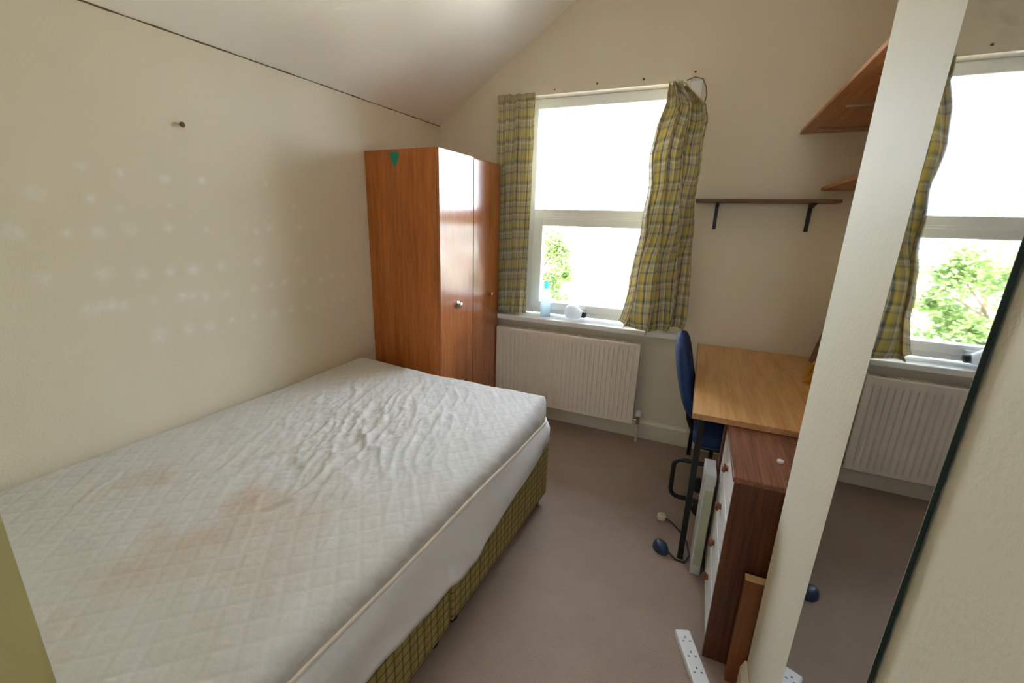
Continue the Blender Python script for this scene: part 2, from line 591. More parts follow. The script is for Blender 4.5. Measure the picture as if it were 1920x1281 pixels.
# dark strip drawn as the shadow in the joint of left wall and ceiling
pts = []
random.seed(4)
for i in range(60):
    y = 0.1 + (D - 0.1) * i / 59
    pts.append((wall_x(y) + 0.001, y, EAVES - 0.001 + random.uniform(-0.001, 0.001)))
struct(MB().tube(pts, [0.0026 + random.uniform(-0.001, 0.0012) for _ in pts], 6), 'joint_shadow_1', M['crack'], label='dark strip as the shadow of the open joint along the ceiling edge')

# right: alcove wall, projecting wall with the mirror
struct(MB().box(ALC_X, 1.1, NIB_Y - 0.05, D + 0.02, 0, 3.1), 'wall_right', M['wall'], label='alcove wall')
w = MB()
w.prism([(nib_x(BACK), BACK, 0), (1.1, BACK, 0), (1.1, NIB_Y, 0), (nib_x(NIB_Y), NIB_Y, 0)],
        [(nib_x(BACK), BACK, 3.1), (1.1, BACK, 3.1), (1.1, NIB_Y, 3.1), (nib_x(NIB_Y), NIB_Y, 3.1)])
wn = struct(w, 'wall_right_near', M['wallpaper'], label='projecting cream wall with mirror')
bv = wn.modifiers.new('bevel', 'BEVEL'); bv.width = 0.006; bv.segments = 3; bv.limit_method = 'ANGLE'
# near wall end on the left, and the landing behind the camera
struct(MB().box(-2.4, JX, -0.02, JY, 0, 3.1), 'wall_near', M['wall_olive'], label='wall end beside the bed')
struct(MB().box(-0.9, JX, BACK, -0.02, 0, 3.1), 'wall_landing_left', M['wall'])
LX0, LX1, LZ0, LZ1 = -0.12, 0.22, 1.55, 2.15       # opening of the added landing window, lets in frontal fill light
w = MB().box(-0.9, LX0, BACK - 0.15, BACK, 0, 3.1).box(LX1, 1.1, BACK - 0.15, BACK, 0, 3.1)
w.box(LX0, LX1, BACK - 0.15, BACK, 0, LZ0).box(LX0, LX1, BACK - 0.15, BACK, LZ1, 3.1)
struct(w, 'wall_landing_back', M['wall'])
w2 = bpy.data.objects.new('fill_window', None)
COL.objects.link(w2); w2.location = (0.05, BACK - 0.1, LZ0); WM['fill_window'] = Matrix.Translation(w2.location)
tag(w2, 'added landing window for fill light', kind='structure')
for a in ((LX0, LX0 + 0.05, LZ0, LZ1), (LX1 - 0.05, LX1, LZ0, LZ1), (LX0 + 0.05, LX1 - 0.05, LZ0, LZ0 + 0.05), (LX0 + 0.05, LX1 - 0.05, LZ1 - 0.05, LZ1)):
    MB().box(a[0], a[1], BACK - 0.13, BACK - 0.07, a[2], a[3], 0.005).build('frame_bar', M['upvc'], w2)
MB().box(LX0 + 0.04, LX1 - 0.04, BACK - 0.104, BACK - 0.098, LZ0 + 0.04, LZ1 - 0.04).build('pane', M['glass'], w2)

# skirting boards
def skirting(name, a, c, nrm, h=0.145, t=0.016):
    """board from a to c, standing out of the wall along nrm"""
    prof = [(0, 0), (t, 0), (t, h - 0.03), (t * 0.55, h - 0.012), (t * 0.4, h), (0, h)]
    a, c, nrm = Vector(a), Vector(c), Vector(nrm)
    A = [a + nrm * q + Vector((0, 0, z)) for q, z in prof]
    B = [c + nrm * q + Vector((0, 0, z)) for q, z in prof]
    return struct(MB().prism(A, B), name, M['gloss'])
skirting('baseboard_back', (-1.95, D, 0), (ALC_X, D, 0), (0, -1, 0))
skirting('baseboard_right_near', (nib_x(BACK), BACK, 0), (nib_x(NIB_Y), NIB_Y, 0), (-1, 0, 0))
skirting('baseboard_right', (ALC_X, NIB_Y, 0), (ALC_X, D, 0), (-1, 0, 0))
skirting('baseboard_left', (wall_x(0.14), 0.14, 0), (wall_x(D), D, 0), (1, 0, 0))

# ------------------------------------------------------------------ window
win = bpy.data.objects.new('window_1', None)
COL.objects.link(win); win.location = (-0.745, 3.16, OZ0); WM['window_1'] = Matrix.Translation(win.location)
tag(win, 'white plastic window with one transom', kind='structure')
FY0, FY1 = 3.13, 3.20
def bar(name, *a): return MB().box(*a, 0.006).build(name, M['upvc'], win)
FB, TR0, TR1, FT = 0.83, 1.508, 1.606, OZ1
bar('frame_stile', OX0, OX0 + 0.05, FY0, FY1, FB, FT)
bar('frame_stile', OX1 - 0.05, OX1, FY0, FY1, FB, FT)
bar('frame_head', OX0 + 0.05, OX1 - 0.05, FY0, FY1, 2.275, FT)
bar('frame_cill', OX0 + 0.05, OX1 - 0.05, FY0, FY1, FB, 0.865)
tr_ = bar('transom', OX0 + 0.05, OX1 - 0.05, FY0, FY1, TR0 + 0.035, TR1)
MB().box(OX0 + 0.05, OX1 - 0.05, FY0 - 0.014, FY0 + 0.01, TR0 + 0.03, TR0 + 0.048, 0.004).build('bead', M['upvc'], tr_)
# opening sash below the transom
bar('sash_stile', OX0 + 0.05, OX0 + 0.125, FY0 - 0.02, FY1 - 0.02, 0.865, TR0 + 0.035)
bar('sash_stile', OX1 - 0.125, OX1 - 0.05, FY0 - 0.02, FY1 - 0.02, 0.865, TR0 + 0.035)
bar('sash_rail', OX0 + 0.125, OX1 - 0.125, FY0 - 0.02, FY1 - 0.02, TR0 - 0.02, TR0 + 0.035)
bar('sash_rail', OX0 + 0.125, OX1 - 0.125, FY0 - 0.02, FY1 - 0.02, 0.865, 0.925)
MB().box(OX0 + 0.03, OX1 - 0.03, 3.16, 3.168, TR1 - 0.01, 2.285).build('pane', M['glass'], win)
MB().box(OX0 + 0.11, OX1 - 0.11, 3.145, 3.153, 0.915, TR0 - 0.01).build('pane', M['glass'], win)
s = MB().box(-1.435, -0.07, 2.952, D + 0.005, 0.783, 0.822, 0.008, 3).box(OX0 + 0.001, OX1 - 0.001, D, 3.20, 0.79, 0.822)
s.build('sill_board', M['white_gloss'], win)
MB().box(-0.86, -0.74, FY0 - 0.045, FY0 - 0.02, 0.885, 0.905, 0.004).build('sash_handle', M['white_plastic'], win)

# ------------------------------------------------------------------ bed
BR = -math.atan(TILT)
bed = thing('divan_bed', (-1.358, 1.1, 0), 'low double divan bed base in olive checked fabric by the left wall', 'bed', BR)
HW, LY0, LY1 = 0.685, -0.91, 0.95
for (a, c) in ((LY0, 0.018), (0.026, LY1)):
    dv = MB().box(-HW, HW, a, c, 0.055, 0.365, 0.012, 2).build('divan_half', M['check'], bed, local=True)
    MB().box(-HW + 0.01, HW - 0.01, a + 0.01, c - 0.01, 0.045, 0.056).build('base_board', M['black'], dv, local=True)
    for cx in (-HW + 0.07, HW - 0.05):
        for cyy in (a + 0.06, c - 0.06):
            cs = MB().lathe([(0.026, 0), (0.028, 0.008), (0.028, 0.04), (0.012, 0.046)], (cx, cyy, 0), n=14)
            cs.build('castor', M['black'], dv, local=True)

mat_ = thing('mattress', (-1.356, 1.1, 0.366), 'white mattress in a crumpled quilted cover with faint stains', 'mattress', BR)
MW, ML0, ML1, TOP, PIPE, RAD, PR = 0.684, -0.915, 0.975, 0.222, 0.15, 0.055, 0.13
# everything below is local to the mattress (z from the top of the divan)
core = MB().box(-MW + 0.035, MW - 0.035, ML0 + 0.035, ML1 - 0.035, 0.0, TOP - 0.055, 0.03, 3)
core.build('mattress_body', M['sheet'], mat_, smooth=True, local=True)

WR = [  # longer folds: start, end, height, width, bend (bed coordinates)
    ((0.02, 0.42), (0.10, 0.02), 0.008, 0.024, 0.05), ((-0.08, 0.40), (-0.14, -0.10), 0.008, 0.026, 0.06),
    ((0.22, 0.62), (0.34, 0.30), 0.007, 0.022, 0.03), ((-0.02, 0.05), (-0.16, -0.42), 0.004, 0.028, -0.06),
    ((0.13, -0.02), (0.18, -0.28), 0.010, 0.018, 0.04), 
    ((-0.46, -0.42), (-0.34, -0.60), 0.0025, 0.010, 0.01),
]
def ridge(x, y):
    h = 0.0
    for (a, c, hh, ww, bend) in WR:
        ax, ay = a; dx, dy = c[0] - ax, c[1] - ay
        L = math.hypot(dx, dy)
        t = ((x - ax) * dx + (y - ay) * dy) / (L * L)
        if -0.25 < t < 1.25:
            d = ((x - ax) * -dy + (y - ay) * dx) / L - bend * math.sin(math.pi * t) - 0.006 * math.sin(9 * t)
            if abs(d) < 4 * ww:
                e = math.exp(-(max(0, -t, t - 1) / 0.12) ** 2) * math.sin(math.pi * (min(max(t, 0), 1) * 0.9 + 0.05)) ** 0.5
                h += hh * e * (math.exp(-(d / (ww * 0.62)) ** 2) - 0.55 * math.exp(-((d - ww * 1.3) / (ww * 0.8)) ** 2))
    return h

def fold(sv, half, rad):
    a = abs(sv); sg = 1 if sv >= 0 else -1
    flat = half - rad
    if a <= flat: return sv, 0.0
    ph = (a - flat) / rad
    if ph < math.pi / 2: return sg * (flat + rad * math.sin(ph)), rad * (1 - math.cos(ph))
    return sg * half, rad + (a - flat - rad * math.pi / 2)

SIDE = TOP - PIPE
EXT = RAD * math.pi / 2 - RAD + (SIDE - RAD)          # extra cloth beyond the half width
LH, LC = (ML1 - ML0) / 2, (ML1 + ML0) / 2
def cover(a, c):
    sx = (a * 2 - 1) * (MW + EXT)
    sy = (c * 2 - 1) * (LH + EXT)
    x, dxz = fold(sx, MW, RAD)
    y, dyz = fold(sy, LH, RAD)
    drop = min(math.hypot(dxz, dyz) if min(dxz, dyz) > 0 else max(dxz, dyz), SIDE)
    ex, ey = abs(x) - (MW - PR), abs(y) - (LH - PR)
    if ex > 0 and ey > 0:
        hh = math.hypot(ex, ey)
        if hh > PR:
            x = math.copysign(MW - PR + ex * PR / hh, x); y = math.copysign(LH - PR + ey * PR / hh, y)
    Y = y + LC
    topness = max(0.0, 1 - drop / 0.05)
    z = TOP - drop
    # the mattress humps a little towards the wall and the far end, sags in the middle
    z += topness * (0.030 * max(0, -x / MW) ** 1.5 * (0.45 + 0.55 * (y / LH)) + 0.016 * max(0, y / LH) ** 2 + 0.034 * max(0, y / LH) ** 2.5 * max(0, 0.55 + 0.45 * x / MW) - 0.012 * math.exp(-((x - 0.1) / 0.35) ** 2 - ((y + 0.1) / 0.5) ** 2))
    # quilting grooves in diamonds
    QD = 0.088
    uu, vv = (sx + sy) / QD, (sx - sy) / QD
    g = 0.0
    for q in (uu, vv):
        d = abs(q - round(q)) * QD
        g = max(g, math.exp(-(d / 0.006) ** 2))
    puff = -0.0014 * g
    nz = noise.noise(Vector((x * 9, Y * 5, 0.3))) * 0.003 + noise.noise(Vector((x * 22, Y * 14, 4.3))) * 0.0018
    band = math.exp(-((x - 0.02) / 0.38) ** 2 - ((Y - 0.28) / 0.45) ** 2)
    crump = noise.noise(Vector((x * 30 + Y * 8, Y * 16, 9.1))) * 0.0060 * band + noise.noise(Vector((x * 62, Y * 40, 2.1))) * 0.0030 * band
    # rucked cotton: ridged noise drawn out along the pull of the cloth
    wx, wy = x + 0.03 * noise.noise(Vector((x * 5, Y * 5, 7.7))), Y + 0.03 * noise.noise(Vector((x * 5, Y * 5, 3.1)))
    al, ac = (wx * 0.45 - wy * 0.89), (wx * 0.89 + wy * 0.45)
    rn = 1 - abs(noise.noise(Vector((ac * 15, al * 4.0, 1.7))))
    rn2 = 1 - abs(noise.noise(Vector((ac * 30 + 4, al * 7.0, 5.2))))
    bandw = math.exp(-((x - 0.05) / 0.42) ** 2 - ((Y - 0.30) / 0.50) ** 2) + 0.12
    crump += (0.009 * rn ** 4 + 0.004 * rn2 ** 4 - 0.004) * bandw
    z += topness * (ridge(x, Y) + crump) + nz * (0.4 + 0.6 * topness)
    nx, ny = (math.copysign(1, x) if dxz > 0.03 else 0), (math.copysign(1, y) if dyz > 0.03 else 0)
    side = 1 - topness
    ruck = 0.004 * noise.noise(Vector((x * 10, Y * 24, z * 14))) * side
    return Vector((x + nx * (puff * side + ruck), Y + ny * (puff * side + ruck), z + puff * topness))
cv = MB().grid(240, 320, cover).build('quilted_cover', M['quilt'], mat_, local=True)
at = cv.data.attributes.new('stain', 'FLOAT', 'POINT')
for i, v in enumerate(cv.data.vertices):
    at.data[i].value = 1.1 * math.exp(-((v.co.x + 0.05) / 0.42) ** 2 - ((v.co.y + 0.34) / 0.42) ** 2) + 0.06

# outline of the mattress at the piping, as a path (right side, far end, left side)
def outline(off, n_side=90, n_corner=8):
    W, L0, L1, PRR = MW + off, ML0 - off, ML1 + off, PR + off
    pts = [(W, L0 + (L1 - PRR - L0) * i / n_side) for i in range(n_side)]
    pts += [(W - PRR + PRR * math.cos(q * math.pi / 2 / n_corner), L1 - PRR + PRR * math.sin(q * math.pi / 2 / n_corner)) for q in range(n_corner + 1)]
    pts += [(W - PRR - (2 * (W - PRR)) * i / 50, L1) for i in range(1, 50)]
    pts += [(-W + PRR - PRR * math.sin(q * math.pi / 2 / n_corner), L1 - PRR + PRR * math.cos(q * math.pi / 2 / n_corner)) for q in range(n_corner + 1)]
    pts += [(-W, L1 - PRR - 0.1 - (L1 - PRR - L0 - 0.1) * i / 30) for i in range(31)]
    return pts
ol = outline(0.002)
MB().tube([(x, y, PIPE - 0.002 + 0.003 * math.sin(y * 9)) for x, y in ol], 0.0065, 8).build('piping', M['piping'], mat_, smooth=True, local=True)
# smooth skirt below the piping, hanging in swags over the divan
HEM = [(-0.92, -0.03), (-0.60, -0.06), (-0.46, -0.058), (-0.39, -0.044), (-0.28, -0.055), (-0.15, -0.063), (-0.05, -0.056), (-0.01, -0.074), (0.04, -0.082), (0.11, -0.078), (0.32, -0.05), (0.61, -0.004), (0.75, 0.03), (0.86, 0.058), (0.98, 0.065)]
ol2 = outline(0.0)
cum = [0.0]
for q, w_ in zip(ol2, ol2[1:]): cum.append(cum[-1] + math.hypot(w_[0] - q[0], w_[1] - q[1]))
def skirt_fn(a, c):
    fi = a * (len(ol2) - 1); i = min(int(fi), len(ol2) - 2); f = fi - i
    x = ol2[i][0] + (ol2[i + 1][0] - ol2[i][0]) * f; y = ol2[i][1] + (ol2[i + 1][1] - ol2[i][1]) * f
    dx, dy = ol2[i + 1][0] - ol2[i][0], ol2[i + 1][1] - ol2[i][1]
    L = math.hypot(dx, dy) or 1
    nx, ny = dy / L, -dx / L
    hem = lerp_table(HEM, y)[0] if x > 0.3 and y < 0.96 else 0.065 + 0.012 * math.sin(x * 9)
    z = PIPE - 0.004 - (PIPE - 0.004 - hem) * c
    s_ = cum[i] + L * f
    out = (0.034 if y < 0.6 else 0.034 - 0.026 * min(1, (y - 0.6) / 0.35)) * c ** 0.9 + 0.004 + c * (0.008 * math.sin(s_ * 7.3 + 1) + 0.006 * noise.noise(Vector((s_ * 12, c * 2, 0)))) + 0.008 * math.sin(math.pi * c) * (0.6 + math.sin(s_ * 4.1 + c * 2.4))
    if x < -0.3: out = -0.004 * c
    return Vector((x + nx * out, y + ny * out, z))
sk = MB().grid(len(ol2) * 2, 14, skirt_fn).build('skirt', M['sheet'], mat_, local=True)
solidify(sk, 0.003)

# ------------------------------------------------------------------ wardrobe
wd = thing('wardrobe', (-1.452, 2.215, 0), 'tall brown wood wardrobe with two glossy doors in the far corner', 'wardrobe', BR)
WX, WYL, WH_ = -0.535, 0.745, 1.9
def wp(name, mat, *a, bev=0.002, par=None, lab=None):
    o = MB().box(*a, bev).build(name, M[mat], par or wd, local=True)
    if lab: o['label'] = lab
    return o
sp_ = wp('side_panel', 'wardrobe_side', WX, 0, 0, 0.018, 0, WH_)
wp('side_panel', 'wardrobe_side', WX, 0, WYL - 0.018, WYL, 0, WH_)
wp('top_panel', 'wardrobe_side', WX, 0, 0.018, WYL - 0.018, WH_ - 0.018, WH_)
wp('back_panel', 'wardrobe_side', WX, WX + 0.006, 0.018, WYL - 0.018, 0.0, WH_ - 0.018)
wp('plinth', 'wardrobe_side', -0.04, -0.022, 0.018, WYL - 0.018, 0, 0.07)
wp('bottom_panel', 'wardrobe_side', WX + 0.01, -0.002, 0.018, WYL - 0.018, 0.07, 0.086)
d1 = wp('door', 'wardrobe_door', 0.001, 0.019, 0.002, 0.377, 0.072, WH_ - 0.002)
d2 = wp('door', 'wardrobe_door', 0.001, 0.019, 0.383, WYL - 0.002, 0.072, WH_ - 0.012)
hb = MB().lathe([(0.024, 0), (0.025, 0.003), (0.021, 0.005), (0.012, 0.006), (0.010, 0.016), (0.017, 0.022), (0.017, 0.028), (0.006, 0.031)], (0.019, 0.19, 0.975), (1, 0, 0), 20)
hb.build('rosette_handle', M['chrome'], d1, smooth=True, local=True)
MB().lathe([(0.008, 0), (0.007, 0.012), (0.016, 0.02), (0.016, 0.027), (0.004, 0.032)], (0.019, 0.60, 0.992), (1, 0, 0), 16).build('knob', M['brass'], d2, smooth=True, local=True)
# pennant-shaped teal sticker at the top of the near side
st = MB().prism([(-0.335, -0.0012, 1.885), (-0.262, -0.0012, 1.885), (-0.268, -0.0012, 1.845), (-0.298, -0.0012, 1.80), (-0.324, -0.0012, 1.845)],
                [(-0.335, -0.0002, 1.885), (-0.262, -0.0002, 1.885), (-0.268, -0.0002, 1.845), (-0.298, -0.0002, 1.80), (-0.324, -0.0002, 1.845)])
st = st.build('sticker', M['teal'], sp_, local=True); st['label'] = 'teal sticker'

# ------------------------------------------------------------------ radiator
RX0, RX1, RZ0, RZ1, RF, RB = -1.386, -0.305, 0.135, 0.73, 2.925, 2.99
rad = thing('radiator', ((RX0 + RX1) / 2, 2.96, 0.0), 'white fluted panel radiator under the window', 'radiator')
def rad_prof(x):
    """depth of the pressed flutes at x"""
    if x < RX0 + 0.03 or x > RX1 - 0.03: return 0.0
    q = ((x - RX0 - 0.03) / 0.0333) % 1.0
    return 0.009 * (1 - max(0.0, min(1.0, (abs(q - 0.5) - 0.16) / 0.12)))
w = MB()
NX = 340
zs = [(RZ0, 0.6), (RZ0 + 0.008, 0.0), (RZ0 + 0.03, 0.0), (RZ0 + 0.045, 1.0), (RZ1 - 0.06, 1.0), (RZ1 - 0.045, 0.0), (RZ1 - 0.008, 0.0), (RZ1, 0.6)]
def rfn(a, c):
    x = RX0 + a * (RX1 - RX0)
    z, amt = zs[round(c * (len(zs) - 1))]
    y = RF + (rad_prof(x) * amt if amt >= 1.0 else (0.01 if 0 < amt < 1 else 0))
    return Vector((x, y, z))
w.grid(NX, len(zs) - 1, rfn)
w.build('fluted_panel', M['rad'], rad, smooth=True)
MB().box(RX0 + 0.002, RX1 - 0.002, RF + 0.012, RF + 0.022, RZ0 + 0.003, RZ1 - 0.003).build('panel_rear', M['rad'], rad)
MB().box(RX0 + 0.01, RX1 - 0.01, RB - 0.012, RB, RZ0 + 0.02, RZ1 - 0.02, 0.003).build('convector_fins', M['rad'], rad)
for x in (RX0, RX1 - 0.004):
    MB().box(x, x + 0.004, RF + 0.004, RB, RZ0 + 0.01, RZ1 - 0.004, 0.001).build('end_cover', M['rad'], rad)
g = MB()
for i in range(56):
    x = RX0 + 0.012 + i * (RX1 - RX0 - 0.03) / 55
    g.box(x, x + 0.012, RF + 0.008, RB, RZ1 - 0.004, RZ1 + 0.001)
tag(g.build('top_grille', M['rad'], rad), kind='stuff')
for x in (RX0 + 0.15, RX1 - 0.15):
    MB().box(x, x + 0.03, RB, D - 0.001, RZ0 + 0.05, RZ1 - 0.1).build('wall_bracket', M['rad'], rad)
vx = RX1 + 0.035
vl = MB().tube([(RX1 - 0.002, 2.957, 0.165), (vx, 2.957, 0.165)], 0.011, 12).tube([(vx, 2.957, 0.14), (vx, 2.957, 0.20)], 0.014, 14)
vl = vl.build('valve', M['chrome'], rad, smooth=True)
MB().lathe([(0.017, 0), (0.019, 0.005), (0.019, 0.03), (0.014, 0.042)], (vx, 2.957, 0.20), n=16).build('valve_cap', M['white_plastic'], vl, smooth=True)
MB().tube([(vx, 2.957, 0.0), (vx, 2.957, 0.14)], 0.0085, 10).build('pipe', M['gloss'], rad, smooth=True)

# ------------------------------------------------------------------ curtains
def curtain(name, label, tab, ybase, nfold, amp, cloth_w, seed, hem_fn=None, nu=150, nv=100, xf=0.25, edge=0.0):
    """tab rows: (v, xl, zl, xr, zr)"""
    cx = sum(q[1] + q[3] for q in tab) / (2 * len(tab))
    t = thing(name, (cx, ybase, min(q[2] for q in tab)), label, 'curtain', group='tartan curtains at the window')
    def fn(a, c):
        xl, zl, xr_, zr = lerp_table(tab, c)
        ph = (0.9 + 0.5 * seed) * math.sin(c * 3.1 + seed) + 0.5 * noise.noise(Vector((c * 3, seed, 0)))
        wob = a + 0.02 * math.sin(c * 5 + a * 6 + seed)
        x = xl + (xr_ - xl) * a
        z = zl + (zr - zl) * a
        if hem_fn: z += hem_fn(a) * max(0, (c - 0.75) / 0.25)
        env = 0.55 + 0.45 * c
        y = ybase - amp * env * (math.sin(2 * math.pi * nfold * wob + ph) + 0.35 * math.sin(2 * math.pi * nfold * 2.3 * wob + seed * 2 + 2 * c))
        x += xf * amp * env * math.cos(2 * math.pi * nfold * wob + ph) * min(1, a * 6, (1 - a) * 6)
        x += edge * (noise.noise(Vector((c * 7, seed, 1.5))) * (1 - a) + noise.noise(Vector((c * 8, seed, 9.5))) * a)
        y += 0.3 * amp * noise.noise(Vector((a * 7 + c * 5, c * 9, seed))) + 0.25 * amp * noise.noise(Vector((a * 16 - c * 6, c * 7, seed + 3)))
        return Vector((x, y, z))
    o = MB().grid(nu, nv, fn, lambda a, c: (a * cloth_w + 0.02 * seed * noise.noise(Vector((a * 4, c * 3, seed))), c * 1.5 + 0.016 * seed * noise.noise(Vector((a * 5, c * 2.5, seed + 7))) + 0.03 * seed * a)).build('cloth', M['curtain'], t)
    solidify(o, 0.0025)
    return t, fn
LT = [(0.0, -1.44, 2.335, -1.165, 2.335), (0.5, -1.437, 1.6, -1.17, 1.6), (1.0, -1.428, 0.834, -1.19, 0.834)]
c1, f1 = curtain('curtain', 'straight yellow and navy tartan curtain beside the wardrobe', LT, 2.998, 4.0, 0.021, 0.70, 0.6)
tape = MB()
tape.grid(60, 3, lambda a, c: Vector((f1(a, 0).x, f1(a, 0).y - 0.004, 2.345 - 0.035 * c)))
solidify(tape.build('heading_tape', M['curtain'], c1), 0.004)
for i in range(5):
    q = f1((i + 0.5) / 5, 0)
    MB().tube([(q.x, q.y, 2.325), (q.x, q.y + 0.006, 2.352), (q.x, D - 0.002, 2.356)], 0.002, 6).build('hook', M['chrome'], c1)
RTB = [(0.0, -0.303, 2.305, -0.212, 2.290), (0.07, -0.312, 2.19, -0.105, 2.178), (0.15, -0.350, 2.077, -0.081, 2.085), (0.25, -0.367, 1.929, -0.083, 1.921), (0.36, -0.362, 1.76, -0.082, 1.758),
       (0.50, -0.388, 1.552, -0.074, 1.559), (0.63, -0.396, 1.352, -0.064, 1.369), (0.80, -0.420, 1.106, -0.052, 1.138), (0.94, -0.455, 0.905, -0.048, 0.905), (1.0, -0.462, 0.885, -0.05, 0.872)]
c2, f2 = curtain('curtain', 'bunched yellow and navy tartan curtain half unhooked by the back shelf', RTB, 2.895, 3.3, 0.058, 1.0, 2.4, lambda a: -0.055 * math.sin(math.pi * min(1, a * 1.15)), xf=0.55, edge=0.016)
for i in range(2):
    q = f2(0.25 + 0.5 * i, 0)
    MB().tube([(q.x, q.y, q.z - 0.01), (q.x, q.y + 0.01, q.z + 0.03), (q.x, D - 0.002, q.z + 0.04)], 0.002, 6).build('hook', M['chrome'], c2)
# loose curtain wire with its white end plate
cw = thing('curtain_wire', (-0.16, D, 2.2), 'loose loop of curtain wire with a white plate above the shelf curtain', 'wire')
MB().tube([(-0.225, D - 0.012, 2.345), (-0.18, D - 0.016, 2.358), (-0.135, D - 0.016, 2.345), (-0.112, D - 0.018, 2.30), (-0.104, D - 0.02, 2.255), (-0.110, D - 0.022, 2.215), (-0.128, D - 0.03, 2.19)], 0.0035, 8).build('wire', M['wire'], cw, smooth=True)
MB().box(-0.205, -0.13, D - 0.012, D, 2.235, 2.345, 0.012, 3).build('end_plate', M['white_plastic'], cw)

# old rail screws above the window, nail in the left wall
for (x, z, lab) in ((-1.051, 2.366, 'dark screw above the window, nearest the straight curtain'), (-0.765, 2.377, 'dark screw above the middle of the window'), (-0.477, 2.376, 'dark screw above the window, left of the bunched curtain'), (-0.183, 2.39, 'dark screw above the white end plate')):
    o = MB().lathe([(0.006, 0), (0.0065, 0.002), (0.005, 0.004), (0.002, 0.005)], (0, 0, 0), (0, -1, 0), 12).build('screw', M['crack'], smooth=True)
    o.location = (x, D - 0.0005, z)
    tag(o, lab, 'screw', 'old curtain rail screws')
o = MB().lathe([(0.004, 0), (0.004, 0.012), (0.010, 0.013), (0.011, 0.016), (0.007, 0.019)], (0, 0, 0), (1, 0, 0), 12).build('nail', M['crack'], smooth=True)
o.location = (wall_x(1.229) - 0.0005, 1.229, 1.85)
tag(o, 'single dark nail head high on the left wall', 'nail')

# ------------------------------------------------------------------ things on the sill
bt = thing('plastic_bottle', (-1.045, 3.065, 0.822), 'pale blue plastic bottle with turquoise cap at left of the sill', 'bottle')
MB().lathe([(0.034, 0), (0.038, 0.006), (0.038, 0.14), (0.034, 0.17), (0.022, 0.20), (0.014, 0.215)], (0, 0, 0)).build('body', M['bottle'], bt, smooth=True, local=True)
MB().lathe([(0.018, 0.212), (0.02, 0.216), (0.019, 0.262), (0.012, 0.268)], (0, 0, 0)).build('cap', M['bottle_cap'], bt, smooth=True, local=True)
bb = thing('light_bulb', (-0.80, 3.03, 0.822), 'white bulb-shaped object with a black end lying on the sill', 'bulb')
ax = (0.93, 0.25, -0.18)
MB().lathe([(0.008, -0.072), (0.034, -0.064), (0.050, -0.045), (0.056, -0.015), (0.050, 0.012), (0.036, 0.040), (0.028, 0.056)], (-0.01, 0, 0.058), ax).build('bulb_shell', M['bulb'], bb, smooth=True, local=True)
MB().lathe([(0.027, 0.056), (0.024, 0.06), (0.024, 0.082), (0.016, 0.09)], (-0.01, 0, 0.058), ax, 16).build('bulb_cap', M['black'], bb, smooth=True, local=True)

# ------------------------------------------------------------------ shelf on the window wall
sh = thing('wall_shelf', (0.29, D, 1.66), 'narrow dark brown shelf on two brackets beside the window', 'shelf')
MB().box(-0.085, 0.64, D - 0.15, D - 0.001, 1.655, 1.673, 0.002).build('board', M['shelf_brown'], sh)
for x in (0.03, 0.515):
    b_ = MB()
    b_.prism([(x, D - 0.001, 1.655), (x, D - 0.125, 1.655), (x, D - 0.125, 1.647), (x, D - 0.018, 1.63), (x, D - 0.008, 1.50), (x, D - 0.001, 1.50)],
             [(x + 0.02, D - 0.001, 1.655), (x + 0.02, D - 0.125, 1.655), (x + 0.02, D - 0.125, 1.647), (x + 0.02, D - 0.018, 1.63), (x + 0.02, D - 0.008, 1.50), (x + 0.02, D - 0.001, 1.50)])
    b_.build('bracket', M['black_metal'], sh)
# shelves on the alcove wall
us = thing('wall_shelf', (ALC_X, 2.3, 2.03), 'deep orange-brown shelf high in the alcove, seen from below', 'shelf')
MB().box(0.405, ALC_X - 0.001, NIB_Y + 0.1, D - 0.002, 2.026, 2.044, 0.002).build('board', M['shelf_orange'], us)
for y in (2.40, 2.885):
    MB().box(0.47, ALC_X - 0.001, y, y + 0.012, 2.014, 2.026, 0.002).box(ALC_X - 0.012, ALC_X - 0.001, y, y + 0.012, 1.86, 2.016, 0.002).build('bracket', M['chrome'], us)
ls = thing('wall_shelf', (ALC_X, 2.3, 1.73), 'shallow orange-brown shelf low in the alcove, below the deep one', 'shelf')
MB().box(0.558, ALC_X - 0.001, NIB_Y + 0.1, D - 0.005, 1.726, 1.744, 0.002).build('board', M['shelf_orange'], ls)
for y in (1.7, 2.6):
    MB().box(0.62, ALC_X - 0.001, y, y + 0.012, 1.714, 1.726, 0.002).box(ALC_X - 0.012, ALC_X - 0.001, y, y + 0.012, 1.60, 1.716, 0.002).build('bracket', M['chrome'], ls)

# ------------------------------------------------------------------ desk
DX0, DX1, DY0, DY1, DZ = 0.048, 0.735, 1.80, 3.02, 0.768
dk = thing('desk', (0.39, 2.38, 0), 'light brown desk with thin black metal legs in the alcove', 'desk')
MB().box(DX0 + 0.003, DX1, DY0 + 0.003, DY1, DZ - 0.022, DZ, 0.0015).build('tabletop', M['desk'], dk)
MB().box(DX0, DX0 + 0.003, DY0, DY1, DZ - 0.0235, DZ - 0.0005).box(DX0 + 0.003, DX1, DY0, DY0 + 0.003, DZ - 0.0235, DZ - 0.0005).build('edging', M['desk_edge'], dk)
for (x, y) in ((0.09, 1.885), (0.09, 2.93), (0.69, 1.885 + 0.1), (0.69, 2.93)):
    MB().box(x - 0.0125, x + 0.0125, y - 0.0125, y + 0.0125, 0.012, DZ - 0.022, 0.002).box(x - 0.014, x + 0.014, y - 0.014, y + 0.014, 0, 0.014, 0.003).build('leg', M['black_metal'], dk)
MB().box(0.078, 0.102, 1.9, 2.92, DZ - 0.047, DZ - 0.022, 0.002).build('side_rail', M['black_metal'], dk)
